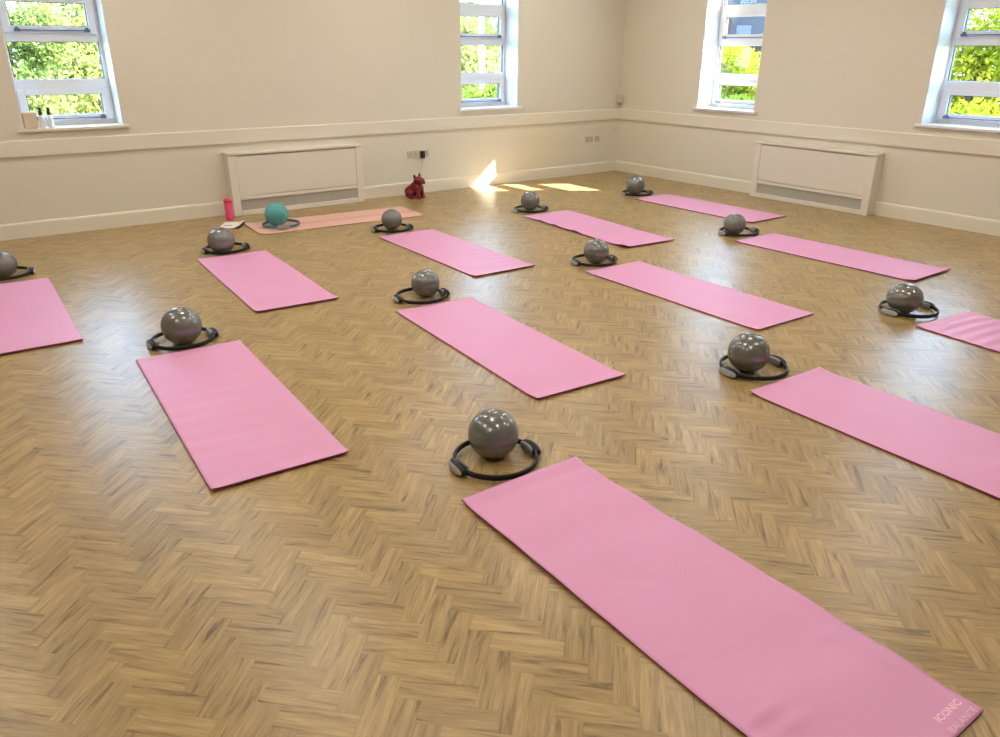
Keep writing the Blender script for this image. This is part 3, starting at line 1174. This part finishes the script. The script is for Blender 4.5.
def spray_bottle(x, y, label, tilt):
    root = empty('pump_bottle', (x, y, 1.0))
    tag(root, label, 'bottle', 'white pump bottles on the window sill')
    bm = bmesh.new()
    lathe(bm, [(0, 0), (0.026, 0.0), (0.028, 0.004), (0.028, 0.088), (0.024, 0.100), (0.012, 0.106), (0.011, 0.116), (0, 0.116)], 24)
    obj('bottle_body', bm, 'bottle_white', root, smooth=True)
    bm = bmesh.new()
    lathe(bm, [(0, 0.1161), (0.0165, 0.1161), (0.0165, 0.150), (0.011, 0.155), (0.010, 0.168), (0.015, 0.172), (0.015, 0.182), (0, 0.184)], 20)
    c_, s_ = math.cos(tilt), math.sin(tilt)
    tube(bm, [(0, 0, 0.176), (0.026 * c_, 0.026 * s_, 0.176), (0.034 * c_, 0.034 * s_, 0.170)], 0.005, 8)
    obj('pump_head', bm, 'black_plastic', root, smooth=True)


spray_bottle(-7.540, 0.06, 'white pump bottle with a black top, beside the cream dispenser box', 2.0)
spray_bottle(-7.470, 0.06, 'white pump bottle with a black top, farther right from the cream dispenser box', 1.2)


# ------------------------------------------------------------------ ceiling downlights (out of frame, they light the room)
def downlight():
    root = empty('ceiling_light')
    bm = bmesh.new()
    lathe(bm, [(0.125, 0.0), (0.150, 0.0), (0.152, -0.006), (0.148, -0.012), (0.128, -0.014), (0.125, -0.004)], 32)
    obj('trim_ring', bm, 'white_upvc', root, smooth=True)
    bm = bmesh.new()
    lathe(bm, [(0.125, -0.006), (0, -0.006)], 32)
    obj('diffuser', bm, 'lamp_glow', root)
    return root


dl0 = None
for i in range(4):
    for j in range(4):
        o = dl0 if dl0 is None else None
        if dl0 is None:
            dl0 = downlight(); o = dl0
        else:
            o = copy_tree(dl0)
        o.location = (-1.7 - 2.5 * i, -1.3 - 2.2 * j, CEIL - 0.001)
        tag(o, 'round white ceiling downlight, one of the grid above the floor', 'ceiling light', 'ceiling downlights')

# ------------------------------------------------------------------ outdoors
bm = bmesh.new()
v = [bm.verts.new(p) for p in ((-60, -60, -0.25), (60, -60, -0.25), (60, 60, -0.25), (-60, 60, -0.25))]
bm.faces.new(v)
tag(obj('ground', bm, 'lawn'), kind='structure')


def foliage_mesh(name, blobs, n, size, seed, ybias):
    """n separate leaves spread through the outer shell of several rounded clumps"""
    rg = np.random.default_rng(seed)
    vol = np.array([b[3] * b[4] * b[5] for b in blobs]) ** 0.67
    pick = rg.choice(len(blobs), n, p=vol / vol.sum())
    B_ = np.array(blobs)[pick]
    d = rg.normal(size=(n, 3))
    d /= np.linalg.norm(d, axis=1, keepdims=True)
    rad = rg.uniform(0.55, 1.05, n)[:, None]
    c = B_[:, :3] + d * B_[:, 3:6] * rad
    c[:, 2] = np.maximum(c[:, 2], -0.18)
    a = rg.normal(size=(n, 3)); a /= np.linalg.norm(a, axis=1, keepdims=True)
    b = np.cross(a, rg.normal(size=(n, 3))); b /= np.linalg.norm(b, axis=1, keepdims=True)
    s = size * rg.uniform(0.6, 1.3, n)[:, None]
    verts = np.stack([c - a * s, c - b * s * 0.5, c + a * s, c + b * s * 0.5], axis=1).reshape(-1, 3)
    me = bpy.data.meshes.new(name)
    me.vertices.add(n * 4)
    me.vertices.foreach_set('co', verts.ravel())
    me.loops.add(n * 4)
    me.loops.foreach_set('vertex_index', np.arange(n * 4, dtype=np.int32))
    me.polygons.add(n)
    me.polygons.foreach_set('loop_start', np.arange(0, n * 4, 4, dtype=np.int32))
    me.polygons.foreach_set('loop_total', np.full(n, 4, dtype=np.int32))
    at = me.attributes.new('tint', 'FLOAT', 'FACE')
    clump = rg.uniform(0, 1, len(blobs))[pick]
    at.data.foreach_set('value', np.clip(0.55 * clump + 0.45 * rg.uniform(0, 1, n) + ybias, 0, 1).astype(np.float32))
    me.update()
    me.validate()
    return me


def shrub(kind, label, x, y, w, h, leaf, seed, n=9000, size=0.06, ybias=0.0, base=0.0, group='trees and shrubs outside the windows'):
    rg = random.Random(seed)
    root = empty(kind, (x, y, -0.25))
    tag(root, label, 'tree' if 'tree' in kind else 'shrub', group)
    blobs = []
    for i in range(16):
        t = rg.random()
        a = rg.uniform(0, 2 * PI)
        rr = w * 0.42 * math.sqrt(rg.random()) * (1.0 if t < 0.6 else 0.75)
        z = base + (h - base) * (0.12 + 0.74 * t)
        q = w * rg.uniform(0.20, 0.32)
        blobs.append((rr * math.cos(a), rr * math.sin(a), z, q, q, min(q * 1.1, (h - base) * 0.2)))
    me = foliage_mesh('foliage', blobs, n, size, seed, ybias)
    me.materials.append(MATS[leaf])
    o = bpy.data.objects.new('foliage', me)
    C.objects.link(o)
    o.parent = root
    bm = bmesh.new()
    tr_ = 0.05 + 0.02 * h
    tube(bm, [(0, 0, 0.0), (0.05, 0.02, h * 0.3), (-0.03, 0.05, h * 0.55), (0.02, 0, h * 0.8)], [tr_, tr_ * 0.8, tr_ * 0.55, tr_ * 0.2], 8)
    for i in range(6):
        b = blobs[i]
        tube(bm, [(0, 0.02, h * (0.25 + 0.06 * i)), (b[0] * 0.5, b[1] * 0.5, (b[2] + h * 0.35) / 2 + 0.1), (b[0], b[1], b[2])], [tr_ * 0.45, tr_ * 0.3, tr_ * 0.12], 6)
    obj('trunk', bm, 'bark', root, smooth=True)
    return root


# beyond the left wall (y > 0)
shrub('garden_shrub', 'pale green shrub behind the left part of the leftmost window', -7.25, 4.7, 1.5, 2.5, 'leaf_pale', 11, 14000, 0.045, -0.1)
shrub('garden_shrub', 'pale yellow shrub behind the middle and right of the leftmost window', -5.7, 7.9, 2.3, 3.0, 'leaf_pale', 12, 22000, 0.05, 0.1)
shrub('garden_shrub', 'yellow autumn shrub behind the second window from the left', 2.2, 7.2, 2.2, 3.05, 'leaf_pale', 14, 18000, 0.05, 0.1)
shrub('garden_shrub', 'bright green low shrub in the bottom pane of the second window from the left', -1.15, 1.95, 1.15, 1.42, 'leaf_green', 15, 7000, 0.04, 0.35)
shrub('garden_shrub', 'darker green shrub behind the right half of the second window from the left', 5.3, 10.9, 2.4, 3.45, 'leaf_green', 16, 15000, 0.055, 0.05)
# beyond the right wall (x > 0)
shrub('garden_shrub', 'yellow shrub in the middle pane of the third window from the left', 7.3, 3.75, 2.1, 2.25, 'leaf_yellow', 17, 14000, 0.05, 0.1)
shrub('garden_shrub', 'green shrub in the bottom pane of the third window from the left', 4.0, 1.55, 2.0, 1.45, 'leaf_green', 18, 10000, 0.045, 0.15)
shrub('garden_shrub', 'bright yellow-green shrub filling the upper panes of the rightmost window', 5.7, -2.4, 2.6, 3.0, 'leaf_yellow', 19, 20000, 0.05, 0.15)
shrub('garden_shrub', 'low yellow shrub in the bottom pane of the rightmost window', 2.6, -3.7, 1.4, 1.42, 'leaf_yellow', 21, 5000, 0.045, 0.1)
shrub('sun_block_tree', 'tall leafy tree added out of view beyond the right wall to shade the rightmost window', 6.2, -9.2, 3.3, 9.4, 'leaf_green', 22, 26000, 0.11, 0.0, base=3.4)  # unseen crown, added to keep direct sun out of the rightmost window

# lamp post beyond the second window
root = empty('garden_post', (-0.17, 3.35, -0.25))
tag(root, 'slim white post standing outside the second window from the left', 'post')
bm = bmesh.new()
tube(bm, [(0, 0, 0), (0, 0, 3.6)], 0.045, 16)
obj('post_shaft', bm, 'post_white', root, smooth=True)
bm = bmesh.new()
lathe(bm, [(0, 3.6), (0.065, 3.6), (0.065, 3.64), (0, 3.68)], 16)
obj('post_cap', bm, 'post_white', root, smooth=True)

# neighbouring house beyond the third window
root = empty('brick_house', (15.0, 10.6, -0.25), R(-40))
tag(root, 'brick house with a slate roof and chimney outside the third window from the left', 'house')
bm = bmesh.new()
box(bm, -5, 5, 0, 6, 0, 2.55)
obj('house_wall', bm, 'brick', root)
bm = bmesh.new()
v = [bm.verts.new(p) for p in ((-5.3, -0.4, 2.50), (5.3, -0.4, 2.50), (5.3, 6.4, 2.50), (-5.3, 6.4, 2.50), (-5.3, 3, 5.2), (5.3, 3, 5.2),
                               (-5.3, -0.4, 2.38), (5.3, -0.4, 2.38), (5.3, 6.4, 2.38), (-5.3, 6.4, 2.38))]
for f in ((0, 1, 5, 4), (2, 3, 4, 5), (0, 4, 3), (1, 2, 5), (0, 6, 7, 1), (1, 7, 8, 2), (2, 8, 9, 3), (3, 9, 6, 0), (6, 9, 8, 7)):
    bm.faces.new([v[i] for i in f])
obj('house_roof', bm, 'slate', root)
bm = bmesh.new()
box(bm, -0.3, 0.35, -0.42, 0.3, 2.4, 3.3)
obj('chimney', bm, 'brick', root)
